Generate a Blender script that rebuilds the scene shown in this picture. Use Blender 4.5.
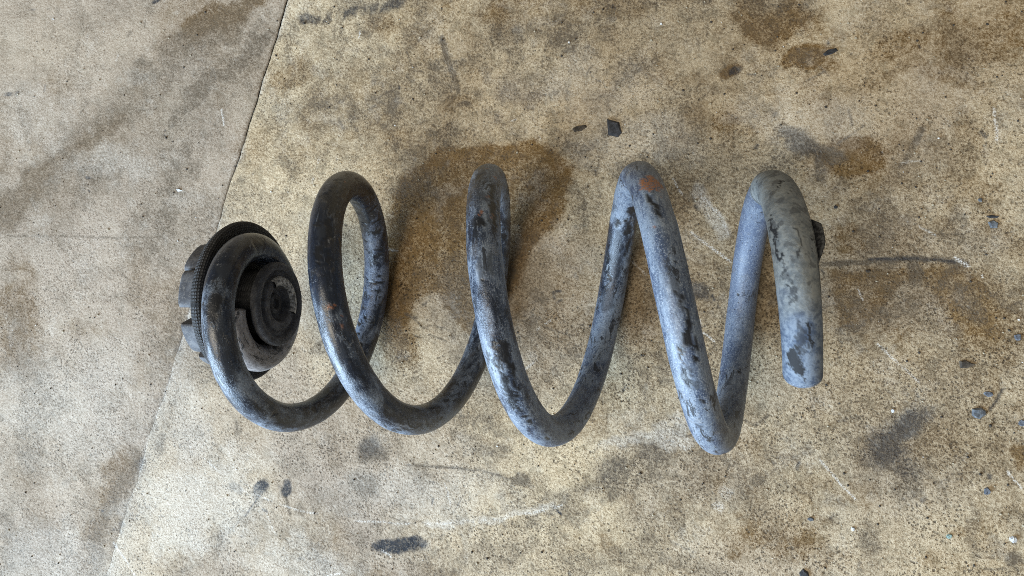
import bpy, math, random
import numpy as np
PI = math.pi
MM = 0.001
scene = bpy.context.scene
for o in list(bpy.data.objects): bpy.data.objects.remove(o)
col = scene.collection

# ------------------------------------------------------------------ camera
CAM = np.array([80.03, 8.165, 355.43]); AX, AY, FPX = -0.00217, 0.2557, 700.0
def rotm(ax, ay):
    cx, sx, cy, sy = math.cos(ax), math.sin(ax), math.cos(ay), math.sin(ay)
    return np.array([[cy,0,sy],[0,1,0],[-sy,0,cy]]) @ np.array([[1,0,0],[0,cx,-sx],[0,sx,cx]])
CM = rotm(AX, AY)
cam_d = bpy.data.cameras.new('camera'); cam = bpy.data.objects.new('camera', cam_d); col.objects.link(cam)
cam_d.sensor_width = 36; cam_d.lens = FPX/1024*36; cam_d.clip_start = 0.01; cam_d.clip_end = 50
cam.location = CAM*MM
from mathutils import Matrix, Vector
cam.rotation_euler = Matrix(CM.tolist()).to_euler()
cam_d.dof.use_dof = True; cam_d.dof.focus_distance = 0.285; cam_d.dof.aperture_fstop = 36
scene.camera = cam
scene.cycles.use_denoising = False; scene.cycles.filter_width = 0.95; scene.cycles.max_bounces = 5; scene.cycles.diffuse_bounces = 3
scene.render.resolution_x = 1024; scene.render.resolution_y = 576

# ------------------------------------------------------------------ light: a shaded workshop, its open door to the lower left
w = bpy.data.worlds.new('World'); scene.world = w; w.use_nodes = True
w.node_tree.nodes['Background'].inputs[0].default_value = (1.0, 0.97, 0.90, 1)
w.node_tree.nodes['Background'].inputs[1].default_value = 0.14
def area(name, loc, target, sx, sy, power, color):
    l = bpy.data.lights.new(name, 'AREA'); l.shape = 'RECTANGLE'; l.size = sx; l.size_y = sy
    l.energy = power; l.color = color
    o = bpy.data.objects.new(name, l); col.objects.link(o); o.location = loc
    o.rotation_euler = (Vector(target)-Vector(loc)).to_track_quat('-Z', 'Y').to_euler()
    return o
area('door_daylight', (-1.05, -0.95, 0.62), (0, 0, 0.03), 1.2, 0.8, 58, (0.58, 0.78, 1.0))
area('ceiling_light', (-0.55, -0.40, 2.1), (0, 0, 0), 1.1, 0.9, 22, (1.0, 0.90, 0.72))
scene.view_settings.view_transform = 'Standard'; scene.view_settings.look = 'None'
scene.view_settings.exposure = 0.31; scene.view_settings.gamma = 1.0

# ------------------------------------------------------------------ numpy noise
def _h(ix, iy, iz, s):
    h = (ix*374761393 + iy*668265263 + iz*2147483647 + s*974634777) & 0xffffffff
    h = ((h ^ (h >> 13))*1274126177) & 0xffffffff
    h = ((h ^ (h >> 16))*2246822519) & 0xffffffff
    return ((h ^ (h >> 15)) & 0xffffff)/float(0xffffff)
def noise2(x, y, s=0):
    xi = np.floor(x).astype(np.int64); yi = np.floor(y).astype(np.int64); fx = x-xi; fy = y-yi
    fx = fx*fx*(3-2*fx); fy = fy*fy*(3-2*fy)
    z = np.zeros_like(xi)
    a = _h(xi, yi, z, s); b = _h(xi+1, yi, z, s); c = _h(xi, yi+1, z, s); d = _h(xi+1, yi+1, z, s)
    return (a*(1-fx)+b*fx)*(1-fy)+(c*(1-fx)+d*fx)*fy
def fbm(x, y, sc, s=0, o=4, g=.55):
    t = 0; am = 1; n = 0
    for i in range(o):
        t = t+am*noise2(x/sc+17.3*i, y/sc-9.1*i, s+i); n += am; am *= g; sc /= 2.03
    return t/n
def sst(a, b, x):
    t = np.clip((x-a)/(b-a), 0, 1); return t*t*(3-2*t)

# ------------------------------------------------------------------ nodes
class NT:
    def __init__(s, name):
        s.m = bpy.data.materials.new(name); s.m.use_nodes = True; s.t = s.m.node_tree; s.t.nodes.clear()
        s.out = s.n('ShaderNodeOutputMaterial'); s.b = s.n('ShaderNodeBsdfPrincipled'); s.l(s.b.outputs[0], s.out.inputs[0])
        tc = s.n('ShaderNodeTexCoord'); mp = s.n('ShaderNodeMapping'); mp.inputs['Scale'].default_value = (1000,)*3
        s.l(tc.outputs['Object'], mp.inputs[0]); s.co = mp.outputs[0]; s.tc = tc
    def n(s, t): return s.t.nodes.new(t)
    def l(s, a, b): s.t.links.new(a, b)
    def put(s, sock, v):
        if hasattr(v, 'is_output') or isinstance(v, bpy.types.NodeSocket): s.l(v, sock)
        elif isinstance(v, (tuple, list)) and len(v) == 3 and sock.type == 'RGBA': sock.default_value = (*v, 1)
        else: sock.default_value = v
    def noise(s, mmsize, detail=4, rough=.55, dist=0, vec=None):
        n = s.n('ShaderNodeTexNoise'); s.l(vec or s.co, n.inputs['Vector'])
        n.inputs['Scale'].default_value = 1/mmsize; n.inputs['Detail'].default_value = detail
        n.inputs['Roughness'].default_value = rough; n.inputs['Distortion'].default_value = dist
        return n.outputs[0]
    def voro(s, mmsize, feature='F1', out='Distance', rnd=1, vec=None):
        n = s.n('ShaderNodeTexVoronoi'); n.feature = feature; s.l(vec or s.co, n.inputs['Vector'])
        n.inputs['Scale'].default_value = 1/mmsize; n.inputs['Randomness'].default_value = rnd
        return n.outputs[out]
    def ramp(s, v, a, b, y0=0., y1=1.):
        n = s.n('ShaderNodeMapRange'); n.interpolation_type = 'SMOOTHSTEP'; s.put(n.inputs[0], v)
        n.inputs[1].default_value = a; n.inputs[2].default_value = b; n.inputs[3].default_value = y0; n.inputs[4].default_value = y1
        return n.outputs[0]
    def ma(s, op, a, b=0., c=None, clamp=False):
        n = s.n('ShaderNodeMath'); n.operation = op; n.use_clamp = clamp; s.put(n.inputs[0], a); s.put(n.inputs[1], b)
        if c is not None: s.put(n.inputs[2], c)
        return n.outputs[0]
    def mix(s, f, a, b, mode='MIX'):
        n = s.n('ShaderNodeMix'); n.data_type = 'RGBA'; n.blend_type = mode
        s.put(n.inputs[0], f); s.put(n.inputs[6], a); s.put(n.inputs[7], b); return n.outputs[2]
    def att(s, name):
        n = s.n('ShaderNodeAttribute'); n.attribute_name = name; return n
    def bump(s, h, strength, dist_mm, prev=None):
        n = s.n('ShaderNodeBump'); n.inputs['Strength'].default_value = strength; n.inputs['Distance'].default_value = dist_mm*MM
        s.put(n.inputs['Height'], h)
        if prev is not None: s.l(prev, n.inputs['Normal'])
        return n.outputs[0]

def simple_mat(name, a, b, rough=.8):
    k = NT(name); k.put(k.b.inputs['Base Color'], k.mix(k.ramp(k.noise(1.5, 4), .35, .65), a, b)); k.b.inputs['Roughness'].default_value = rough
    k.put(k.b.inputs['Normal'], k.bump(k.noise(.8, 4), .7, .3)); return k.m
# ------------------------------------------------------------------ mesh helpers (millimetres in, metres out)
def mesh_np(name, V, F, smooth=True):
    me = bpy.data.meshes.new(name); V = np.asarray(V, float)*MM; F = np.asarray(F, np.int32)
    k = F.shape[1]
    me.vertices.add(len(V)); me.vertices.foreach_set('co', V.ravel())
    me.loops.add(F.size); me.loops.foreach_set('vertex_index', F.ravel())
    me.polygons.add(len(F)); me.polygons.foreach_set('loop_start', np.arange(0, F.size, k, dtype=np.int32))
    me.polygons.foreach_set('loop_total', np.full(len(F), k, np.int32))
    if smooth: me.polygons.foreach_set('use_smooth', np.ones(len(F), bool))
    me.update(calc_edges=True); return me
def attr(me, name, vals):
    a = me.attributes.new(name, 'FLOAT', 'POINT'); a.data.foreach_set('value', np.asarray(vals, np.float32).ravel())
def attrc(me, name, rgba):
    a = me.attributes.new(name, 'FLOAT_COLOR', 'POINT'); a.data.foreach_set('color', np.asarray(rgba, np.float32).ravel())
def obj(name, me, mat, parent=None, **props):
    o = bpy.data.objects.new(name, me); col.objects.link(o)
    if mat and not me.materials: me.materials.append(mat)
    if parent: o.parent = parent
    for k, v in props.items(): o[k] = v
    return o
def empty(name, loc, **props):
    o = bpy.data.objects.new(name, None); col.objects.link(o); o.location = Vector(loc)*MM; o.empty_display_size = .02
    for k, v in props.items(): o[k] = v
    return o
def grid_faces(nu, nv, wrap=False):
    i, j = np.meshgrid(np.arange(nu-1), np.arange(nv if wrap else nv-1), indexing='ij'); j2 = (j+1) % nv
    return np.stack([i*nv+j, (i+1)*nv+j, (i+1)*nv+j2, i*nv+j2], -1).reshape(-1, 4)
def fl(px, py, z=0.):                     # where on the floor (mm) a mark lies that the survey read at px, py
    d = CM @ np.array([(px-512)/FPX, -(py-288)/FPX, -1.]); t = (z-CAM[2])/d[2]; p = CAM+t*d; return p[0], p[1]

# ------------------------------------------------------------------ concrete material
def concrete():
    k = NT('worn_concrete'); st = k.att('stain'); ex = k.att('tone')
    sep = k.n('ShaderNodeSeparateColor'); k.l(st.outputs['Color'], sep.inputs[0])
    grime, oil, dust = sep.outputs[0], sep.outputs[1], sep.outputs[2]; black = st.outputs['Alpha']
    sp2 = k.n('ShaderNodeSeparateColor'); k.l(ex.outputs['Color'], sp2.inputs[0])
    slab, scratch, smooth = sp2.outputs[0], sp2.outputs[1], sp2.outputs[2]
    g1 = k.noise(1.35, 4, .70, .25); g2 = k.noise(.6, 2, .6); g3 = k.noise(6.0, 5, .65, .3); g4 = k.noise(26, 5, .6)
    gr = k.ma('ADD', k.ma('MULTIPLY', g1, .62), k.ma('MULTIPLY', g2, .38))
    base = k.mix(slab, (.515, .398, .245), (.318, .258, .206))
    lite = k.mix(slab, (.76, .640, .455), (.450, .378, .312))
    dark = k.mix(slab, (.100, .074, .046), (.115, .090, .070))
    pat = k.ramp(k.noise(34, 4, .6, .4), .38, .60)
    c = k.mix(k.ramp(gr, .45, .62, 0, .75), base, lite)
    c = k.mix(k.ma('MULTIPLY', k.ramp(gr, .475, .395), k.ma('MULTIPLY', k.ma('ADD', .55, k.ma('MULTIPLY', pat, .55)), k.ma('SUBTRACT', 1.0, k.ma('MULTIPLY', smooth, .72)))), c, dark)
    c = k.mix(k.ramp(g3, .50, .36, 0, .55), c, k.mix(slab, (.33, .265, .165), (.33, .275, .215)))
    c = k.mix(k.ramp(g4, .50, .68, 0, .30), c, k.mix(slab, (.62, .54, .40), (.46, .385, .305)))
    # pits: small dark specks, uneven in density
    pit = k.voro(3.4); pmask = k.ma('MULTIPLY', k.ramp(pit, .20, .12), k.ramp(k.noise(14, 3), .42, .60))
    pit2 = k.voro(1.7); pm2 = k.ma('MULTIPLY', k.ramp(pit2, .33, .22), k.ramp(k.noise(9, 3), .38, .56))
    pm = k.ma('MULTIPLY', k.ma('MAXIMUM', pmask, k.ma('MULTIPLY', pm2, k.ma('ADD', .25, k.ma('MULTIPLY', pat, .65)))), k.ma('SUBTRACT', 1.0, k.ma('MULTIPLY', smooth, .7)))
    c = k.mix(k.ma('MULTIPLY', pm, .85), c, (.085, .066, .045))
    # oil soaks in (multiplies, more in the fines), grime covers, dust lies on top
    brk = k.ma('MULTIPLY', k.ma('ADD', .62, k.ma('MULTIPLY', k.ramp(gr, .56, .42), .52)), k.ramp(g3, .64, .40, .70, 1.10))
    of = k.ma('MULTIPLY', k.ma('MULTIPLY', oil, 1.55), brk, clamp=True)
    c = k.mix(of, c, k.mix(1.0, c, (.40, .295, .150), 'MULTIPLY'))
    gf = k.ma('MULTIPLY', k.ma('MULTIPLY', grime, 1.65), brk, clamp=True)
    c = k.mix(k.ma('MULTIPLY', gf, .9), c, (.112, .086, .058))
    bf = k.ma('MULTIPLY', black, k.ramp(gr, .62, .46, .70, 1.05), clamp=True)
    c = k.mix(bf, c, (.022, .024, .030))
    c = k.mix(k.ma('MULTIPLY', dust, k.ramp(gr, .36, .58, .25, 1.0), clamp=True), c, (.72, .69, .63))
    c = k.mix(k.ma('MULTIPLY', scratch, k.ramp(g2, .40, .55), clamp=True), c, (.80, .78, .74))
    k.put(k.b.inputs['Base Color'], c)
    k.put(k.b.inputs['Roughness'], k.ma('SUBTRACT', .86, k.ma('MULTIPLY', oil, .22)))
    k.b.inputs['Specular IOR Level'].default_value = .35
    h = k.ma('SUBTRACT', k.ma('ADD', k.ma('MULTIPLY', gr, 1.0), k.ma('MULTIPLY', g3, .8)), k.ma('MULTIPLY', pm, .5))
    k.put(k.b.inputs['Normal'], k.bump(h, .9, .8))
    return k.m

# ------------------------------------------------------------------ floor: two slabs either side of a joint over a bed of dirt
J0 = fl(287, 0); J1 = fl(113, 555)
def joint_x(y):
    t = (y-J0[1])/(J1[1]-J0[1]); x = J0[0]+t*(J1[0]-J0[0])
    return x + (fbm(y, y*0+3, 22, 5, 4)-.5)*(2.2+2.5*sst(.2, .8, np.clip(t, 0, 1))) 
def joint_gap(y):
    t = (y-J0[1])/(J1[1]-J0[1]); g = 1.0-sst(.12, .42, t)
    return .015+.52*np.clip(g, 0, 1)*(.7+.6*fbm(y, y*0+8, 6, 9, 3))

def seg(x, y, a, b):
    ax_, ay_ = a; bx_, by_ = b; dx, dy = bx_-ax_, by_-ay_; t = np.clip(((x-ax_)*dx+(y-ay_)*dy)/(dx*dx+dy*dy+1e-9), 0, 1)
    return np.hypot(x-ax_-t*dx, y-ay_-t*dy), t
FAT = 1.22
def stain_masks(x, y):
    n = x.size
    grime = np.zeros(n); oil = np.zeros(n); dust = np.zeros(n); black = np.zeros(n); scr = np.zeros(n)
    w1 = fbm(x, y, 30, 31, 5)-.5; w2 = fbm(x, y, 30, 77, 5)-.5; v1 = fbm(x, y, 7, 12, 4)-.5; v2 = fbm(x, y, 7, 57, 4)-.5
    X = x+w1*34+v1*9; Y = y+w2*34+v2*9            # ragged outlines
    x2 = x+v1*5+w1*6; y2 = y+v2*5+w2*6
    x3 = x+v1*1.2; y3 = y+v2*1.2
    fine = fbm(x, y, 4, 91, 3); rag = (fbm(x, y, 13, 131, 5, .68)-.5)*1.9
    def blob(dst, px, py, rx, ry, k, soft=.7, rot=0, wob=2):
        cx, cy = fl(px, py); s = 1/2.0
        XX, YY = ((X, Y), (x2, y2), (x3, y3))[2-wob] if wob in (0, 1, 2) else (X, Y)
        XX, YY = {2: (X, Y), 1: (x2, y2), 0: (x3, y3)}[wob]
        c, sn = math.cos(math.radians(rot)), math.sin(math.radians(rot))
        dx, dy = XX-cx, YY-cy
        r = np.hypot((dx*c+dy*sn)/(rx*s*FAT), (-dx*sn+dy*c)/(ry*s*FAT))
        r = r+rag*(.30+.35*soft); m = k*(1-sst(1-soft*.62, 1+soft*.42, r)); np.maximum(dst, m, out=dst)
    def line(dst, pts, wd, k, wob=0, broken=0., soft=1.):
        XX, YY = {2: (X, Y), 1: (x2, y2), 0: (x3, y3)}[wob]
        if wob == 2: XX = XX+rag*wd*.5; YY = YY+rag*wd*.5
        P = [fl(*p) for p in pts]
        for a, b in zip(P[:-1], P[1:]):
            d, t = seg(XX, YY, a, b); m = k*(1-sst(wd*.4, wd*(1+.3*soft), d))
            if broken: m = m*sst(broken-.1, broken+.1, fine*.6+.4*fbm(x, y, 9, 44, 2))
            np.maximum(dst, m, out=dst)
    def poly(dst, pts, k, rim=0., edge=8, wob=2):
        XX, YY = {2: (X, Y), 1: (x2, y2)}[wob]
        P = [fl(*p) for p in pts]; ins = np.zeros(n, bool); dmin = np.full(n, 1e9)
        for a, b in zip(P, P[1:]+P[:1]):
            d, t = seg(XX, YY, a, b); dmin = np.minimum(dmin, d)
            cr = (a[1] > YY) != (b[1] > YY)
            with np.errstate(divide='ignore', invalid='ignore'):
                xi = (b[0]-a[0])*(YY-a[1])/(b[1]-a[1]+1e-12)+a[0]
            ins ^= cr & (XX < xi)
        sd = np.where(ins, dmin, -dmin)
        sd = sd+rag*4.5; m = k*sst(-edge*.5, edge*.5, sd)*(.88-.30*rag)
        if rim: m = m+rim*np.exp(-((sd-edge*.55)/(edge*.6))**2)
        np.maximum(dst, m, out=dst)
    # broad dirt
    grime += .32*sst(.50, .68, fbm(x, y, 70, 3, 6, .62)); oil += .34*sst(.50, .70, fbm(x, y, 55, 23, 6, .62))
    grime += .22*sst(.55, .68, fbm(x, y, 16, 63, 5, .6)); 
    zone = sst(.40, .60, fbm(x, y, 85, 151, 3)); rt = sst(-190, -60, x)
    grime += .29*rt*(.30+.70*zone)*sst(.52, .64, fbm(x, y, 13, 161, 6, .74)); oil += .38*rt*(1-.6*zone)*sst(.52, .66, fbm(x, y, 17, 171, 6, .72))
    grime += .13*(1-rt)*sst(.54, .66, fbm(x, y, 22, 181, 6, .70)); dust += .13*sst(.56, .72, fbm(x, y, 15, 191, 6, .74))
    blob(grime, 870, 440, 90, 50, .34, .9); blob(grime, 700, 250, 80, 60, .30, .9); blob(grime, 780, 330, 50, 50, .25, .9); blob(oil, 880, 380, 90, 40, .3, .9)
    blob(grime, 215, 95, 80, 46, .36, .9, 35); blob(grime, 150, 150, 90, 50, .26, .9, 35); blob(grime, 60, 215, 80, 36, .26, .9, 35); blob(oil, 90, 170, 90, 40, .25, .9, 35)
    blob(black, 905, 425, 24, 12, .55, .8, 30, 1); blob(black, 888, 452, 18, 11, .50, .8, 10, 1); blob(black, 912, 470, 12, 8, .4, .8, 0, 1); blob(oil, 985, 320, 46, 30, .6, .8, -40, 1); blob(grime, 940, 400, 60, 40, .3, .9)
    blob(black, 800, 142, 18, 8, .45, .8, -35, 1); blob(black, 700, 290, 9, 6, .5, .8, 0, 1); blob(black, 605, 470, 18, 12, .3, .9, 40, 1); blob(black, 650, 450, 12, 12, .3, .9, 0, 1)
    # --- big brown oil stain under the middle turns, plus painted shade beside rear strands
    poly(oil, [(402,178),(438,150),(490,141),(545,146),(574,168),(564,208),(532,246),(512,300),(500,345),(462,330),(440,290),(415,300),(398,345),(376,340),(384,262),(390,212)], .92, .35, 6, 1)
    poly(grime, [(425,175),(470,155),(540,160),(560,180),(530,225),(480,240),(430,230)], .20, 0, 14, 1)
    blob(oil, 395, 320, 18, 50, .75, .7, 20, 1); blob(oil, 405, 250, 18, 45, .55, .8, 15, 1); blob(grime, 392, 325, 12, 40, .3, .8, 20, 1)  # oil and grime band also paints the shade right of the second turn
    blob(oil, 545, 290, 40, 34, .30, .8); blob(grime, 540, 265, 28, 18, .25, .9)
    blob(oil, 425, 400, 60, 50, .22, .9); blob(oil, 640, 300, 22, 70, .45, .9); blob(oil, 720, 330, 45, 70, .35, .9)  # narrow upright blob: shade painted beside the strand rising to the fourth turn
    # --- stain right of the spring
    line(grime, [(822,262),(880,258),(925,259),(962,262)], 1.9, .95, 1, .30); line(black, [(870,259),(920,259),(955,262)], .9, .7, 0, .40)
    poly(oil, [(826,268),(880,262),(960,266),(990,290),(1008,335),(1000,352),(960,338),(925,290),(905,286),(870,330),(838,330)], .72, .30, 8, 1)
    blob(oil, 975, 318, 30, 22, .62, .7, -40, 1); blob(grime, 965, 300, 10, 22, .5, .8, 30, 1); blob(grime, 915, 272, 5, 14, .7, .6, 10, 0)
    blob(grime, 855, 328, 14, 5, .6, .7, 20, 1); line(grime, [(848,334),(885,316),(912,303)], 2.4, .45, 1)
    blob(grime, 880, 215, 38, 34, .50, .9, 20); blob(oil, 880, 235, 45, 40, .45, .9); blob(grime, 872, 240, 10, 30, .35, .9)
    blob(grime, 930, 345, 12, 45, .35, .9); blob(grime, 945, 230, 26, 36, .28, .9)
    line(grime, [(921,130),(912,150),(897,174)], 2.0, .70, 0, .30); line(grime, [(905,160),(890,185),(868,200)], 5, .35, 1)
    # --- upper right
    blob(oil, 808, 55, 24, 9, .95, .5, 3, 1); blob(oil, 790, 58, 10, 8, .9, .4, 0, 1); blob(oil, 830, 62, 12, 6, .55, .8, 0, 1)
    blob(grime, 806, 56, 20, 6, .4, .6, 0, 1); blob(oil, 733, 72, 9, 5, .95, .5, 20, 1); blob(black, 735, 71, 6, 3.4, .8, .6, 20, 0)
    blob(oil, 778, 14, 46, 18, .85, .8, 5); blob(grime, 770, 18, 36, 10, .40, .9, 5); blob(oil, 740, 5, 24, 10, .6, .8)
    blob(oil, 852, 155, 30, 16, .95, .6, 0, 1); blob(oil, 860, 165, 46, 28, .45, .9)
    blob(grime, 800, 140, 24, 10, .85, .7, -35, 1); blob(grime, 822, 150, 16, 7, .75, .6, -20, 1); blob(grime, 775, 165, 18, 10, .55, .8, 30, 1); blob(grime, 818,168, 6, 12, .6,.7, 0, 1)
    blob(grime, 720, 170, 60, 40, .42, .9); blob(grime, 690, 125, 40, 40, .45, .9); blob(grime, 605, 55, 60, 24, .20, .9, 20)
    blob(oil, 690, 200, 40, 18, .5, .9); blob(grime, 705, 205, 30, 20, .4, .9); blob(oil, 725, 125, 14, 14, .6, .9, 0, 1)
    blob(oil, 960, 40, 40, 22, .50, .9, 30); blob(oil, 900, 45, 24, 10, .48, .8, 20, 1); blob(oil, 925, 78, 50, 10, .40, .9, -15); blob(grime, 948, 55, 12, 26, .30, .9, 20)
    blob(oil, 960, 150, 14, 34, .35, .9); line(grime, [(745,92),(770,60)], 3, .3, 1); line(grime, [(848,110),(852,124)], .9, .7, 0)
    blob(dust, 800, 105, 40, 26, .28, .9); blob(dust, 570, 90, 70, 26, .22, .9); blob(dust, 640, 145, 60, 20, .2, .9)
    # --- top middle
    line(black, [(300,22),(330,18),(352,12),(385,8),(402,0)], 3.2, .65, 1, .52); line(grime, [(300,22),(345,14),(402,0)], 5.5, .55, 1, .40); line(grime, [(335,16),(330,42)], 1.4, .45, 1)
    line(grime, [(442,38),(448,62),(458,90)], 2.0, .85, 0, .25); blob(grime, 464, 106, 8, 3.5, .8, .6, 15, 1); blob(oil, 460, 104, 18, 10, .5, .8, 0, 1)
    blob(grime, 385, 55, 34, 12, .38, .9); blob(grime, 370, 80, 70, 12, .32, .9); blob(grime, 415, 32, 16, 14, .42, .8); blob(oil, 385, 25, 26, 12, .55, .9, 0, 1); blob(oil, 420, 36, 10, 8, .5, .8, 0, 1)
    blob(oil, 290, 84, 22, 14, .55, .9); blob(grime, 328, 72, 14, 16, .35, .9); line(grime, [(405,48),(412,66)], 1.0, .5); line(grime, [(290,102),(310,110)], 1.0, .35)
    blob(oil, 590, 15, 60, 14, .5, .9, 10); blob(oil, 560, 12, 24, 8, .35, .9); blob(grime, 640, 15, 40, 14, .3, .9); blob(grime, 515, 80, 20, 36, .38, .9, -25); blob(oil, 520, 95, 18, 22, .4, .9); blob(oil, 395, 150, 36, 12, .45, .9)
    line(grime, [(470,25),(520,18),(560,22)], 3, .30, 1); line(grime, [(338,118),(343,128)], 1.2, .6); line(grime, [(375,40),(395,90),(400,108)], 1.0, .25)
    # --- left slab
    line(grime, [(0,215),(60,168),(125,105),(150,75),(200,40),(235,10)], 17, .44, 2); line(oil, [(0,215),(60,168),(115,120)], 11, .52, 2); line(oil, [(190,30),(215,12),(250,0)], 12, .8, 2)
    line(grime, [(178,112),(205,90),(240,60),(262,42)], 9, .62, 2); blob(grime, 245, 50, 24, 14, .52, .9, 35); blob(grime, 200, 88, 14, 10, .55, .8, 30, 1)
    blob(grime, 140, 70, 20, 12, .55, .8, 30, 1); blob(grime, 182, 45, 26, 12, .50, .8, 30, 1); blob(oil, 225, 25, 40, 12, .5, .9, 30); blob(grime, 175, 130, 70, 50, .30, .9, 20)
    blob(oil, 10, 330, 34, 60, .60, .9); blob(grime, 10, 350, 20, 60, .30, .9); blob(oil, 80, 325, 24, 12, .3, .9); blob(grime, 205, 115, 30, 30, .30, .9)
    line(oil, [(128,455),(112,500),(96,545),(85,576)], 14, .62, 2); line(grime, [(135,450),(118,490),(100,560)], 9, .42, 2); blob(grime, 20, 560, 40, 14, .3, .9, 50); blob(grime, 55, 470, 80, 20, .18, .9, 40)
    line(grime, [(0,236),(60,236),(120,238),(188,237)], .8, .58, 0, .34); blob(grime, 158, 445, 10, 16, .55, .8, -20, 1); blob(grime, 152, 428, 6, 12, .55, .8, -20, 1)
    blob(black, 9, 94, 4, 2.2, .9, .5, 0, 0); blob(black, 17, 93, 4, 2, .8, .5, 20, 0); blob(black, 31, 22, 3, 1.5, .7, .5); blob(black, 156, 1, 5, 2, .85, .5, 20, 0)
    line(grime, [(60,22),(115,10),(155,2)], .7, .30, 0, .3); blob(grime, 132, 32, 6, 3, .5, .8, 30, 1); blob(grime, 75, 52, 6, 6, .3, .8); blob(grime, 110, 440, 6, 5, .35, .8); blob(grime, 90, 390, 8, 5, .3, .8); blob(grime, 118, 505, 6, 4, .4, .8, 0, 1)
    blob(dust, 30, 120, 60, 40, .16, .9); blob(dust, 60, 400, 100, 60, .20, .9); blob(dust, 120, 170, 60, 20, .20, .9); blob(dust, 60, 560, 90, 30, .2, .9)
    # --- bottom
    blob(black, 262, 487, 11, 8, .95, .5, 40, 1); blob(black, 285, 491, 7, 9, .9, .5, 0, 1); line(black, [(262,490),(254,503),(245,516)], .55, .8, 0, .25); line(grime, [(245,514),(228,532)], .9, .5, 0)
    line(grime, [(246,516),(254,508),(262,500)], .5, .6, 0); line(grime, [(285,495),(290,515)], 1.2, .6, 0); blob(grime, 235, 487, 8, 5, .6, .7, -30, 1)
    blob(black, 395, 546, 26, 6.5, .95, .45, 4, 1); blob(black, 378, 547, 9, 4, .9, .5, -10, 0); blob(black, 412, 541, 9, 3.5, .8, .5, 20, 0)
    blob(black, 370, 450, 14, 11, .45, .9, 0, 1); blob(grime, 372, 452, 18, 14, .75, .8, 0, 1); blob(grime, 366, 486, 16, 15, .62, .8, 0, 1); blob(grime, 340, 500, 40, 12, .3, .9)
    blob(grime, 522, 483, 12, 7, .78, .7, -10, 1); blob(grime, 605, 472, 28, 17, .60, .9, 40, 2); blob(grime, 650, 450, 16, 16, .55, .8, 0, 1); blob(grime, 560, 512, 30, 14, .48, .9, 20); blob(grime, 680, 520, 9, 14, .5, .9, 10, 1); blob(grime, 585, 495, 26, 10, .4, .9, 40)
    blob(grime, 462, 532, 8, 22, .28, .9); blob(grime, 300, 512, 8, 8, .45, .8, 0, 1); blob(grime, 322, 563, 9, 8, .45, .8, 0, 1); blob(grime, 640, 560, 70, 12, .45, .9); blob(grime, 480, 565, 40, 10, .4, .9)
    blob(grime, 490, 450, 18, 9, .55, .8, 10, 1); blob(grime, 475, 440, 9, 6, .5, .8, 0, 1); blob(grime, 520, 430, 12, 5, .4, .8, 0, 1)
    line(grime, [(408,465),(440,467),(478,470),(512,480)], .75, .80, 0, .28); blob(black, 559, 512, 4, 1.3, .9, .4, -40, 0); blob(black, 441, 483, 2, 1.2, .8, .4)
    blob(grime, 905, 428, 30, 14, .82, .9, 30); blob(grime, 892, 455, 22, 14, .72, .9, 10); blob(oil, 915, 440, 50, 26, .55, .9); blob(grime, 908, 488, 14, 9, .55, .9, 20, 1); blob(grime, 975, 520, 8, 36, .40, .9, 8); blob(grime, 940, 465, 40, 10, .3, .9)
    blob(grime, 758, 478, 8, 8, .6, .8, 0, 1); blob(grime, 870, 540, 8, 14, .5, .9, 0, 1); blob(oil, 1018, 455, 8, 9, .9, .7, 0, 1); blob(grime, 1016, 560, 7, 7, .85, .7, 0, 1); line(grime, [(985,569),(1024,568)], .7, .55)
    blob(grime, 840, 415, 34, 10, .40, .9); line(grime, [(838,417),(862,415)], 1.4, .6, 1); blob(grime, 800, 440, 26, 10, .3, .9); line(black, [(990,410),(1003,390)], .7, .75, 0, .2); line(grime, [(745,420),(755,425),(768,416)], .9, .75, 0)
    blob(grime, 750, 250, 20, 40, .3, .9); blob(grime, 700, 290, 14, 8, .7, .8, 0, 1); blob(grime, 652, 305, 20, 16, .3, .9)  # tall blob: shade painted along the strand rising to the last turn
    line(grime, [(512,318),(540,325),(572,336)], .7, .75, 0, .25); line(grime, [(405,310),(425,322),(450,330)], .8, .6, 1, .3)
    blob(grime, 318, 348, 8, 6, .6, .8, 0, 1); blob(grime, 236, 432, 4, 9, .5, .8, 0, 1); blob(grime, 300, 445, 10, 5, .3, .8)
    # hairlines and flecks
    r_ = random.Random(11)
    for i in range(150):
        px, py = r_.uniform(0, 1024), r_.uniform(0, 576)
        if px < 200 and r_.random() < .6: continue
        a = fl(px, py); an = r_.uniform(0, PI); ln = r_.choice([1.2, 2, 3, 5, 9, 14]); b = (a[0]+ln*math.cos(an), a[1]+ln*math.sin(an))
        se = (np.abs(x-a[0]) < ln+4) & (np.abs(y-a[1]) < ln+4); d, t = seg(x3[se], y3[se], a, b)
        wd = r_.uniform(.35, .6) if ln > 4 else r_.uniform(.5, 1.1); dst = scr if (ln > 4 and r_.random() < .3) else (black if ln < 4 else grime)
        dst[se] = np.maximum(dst[se], r_.uniform(.35, .8)*(1-sst(wd*.5, wd*1.3, d))*(fine[se] > .38))
    # pale scrapes and paint scratches
    line(scr, [(190,446),(215,468),(240,489),(290,508),(340,519),(400,524),(450,523),(505,518),(545,510),(562,505)], .5, .62, 0, .50)
    line(dust, [(430,524),(505,519),(550,508)], 2.6, .40, 1, .35)
    line(scr, [(690,232),(712,248),(732,262)], .6, .7, 0, .36); line(scr, [(700,195),(718,212),(728,232)], 1.0, .5, 0, .42); line(scr, [(632,262),(646,274)], .45, .7, 0, .3); line(dust, [(700,190),(728,235)], 4, .4, 1)
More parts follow.
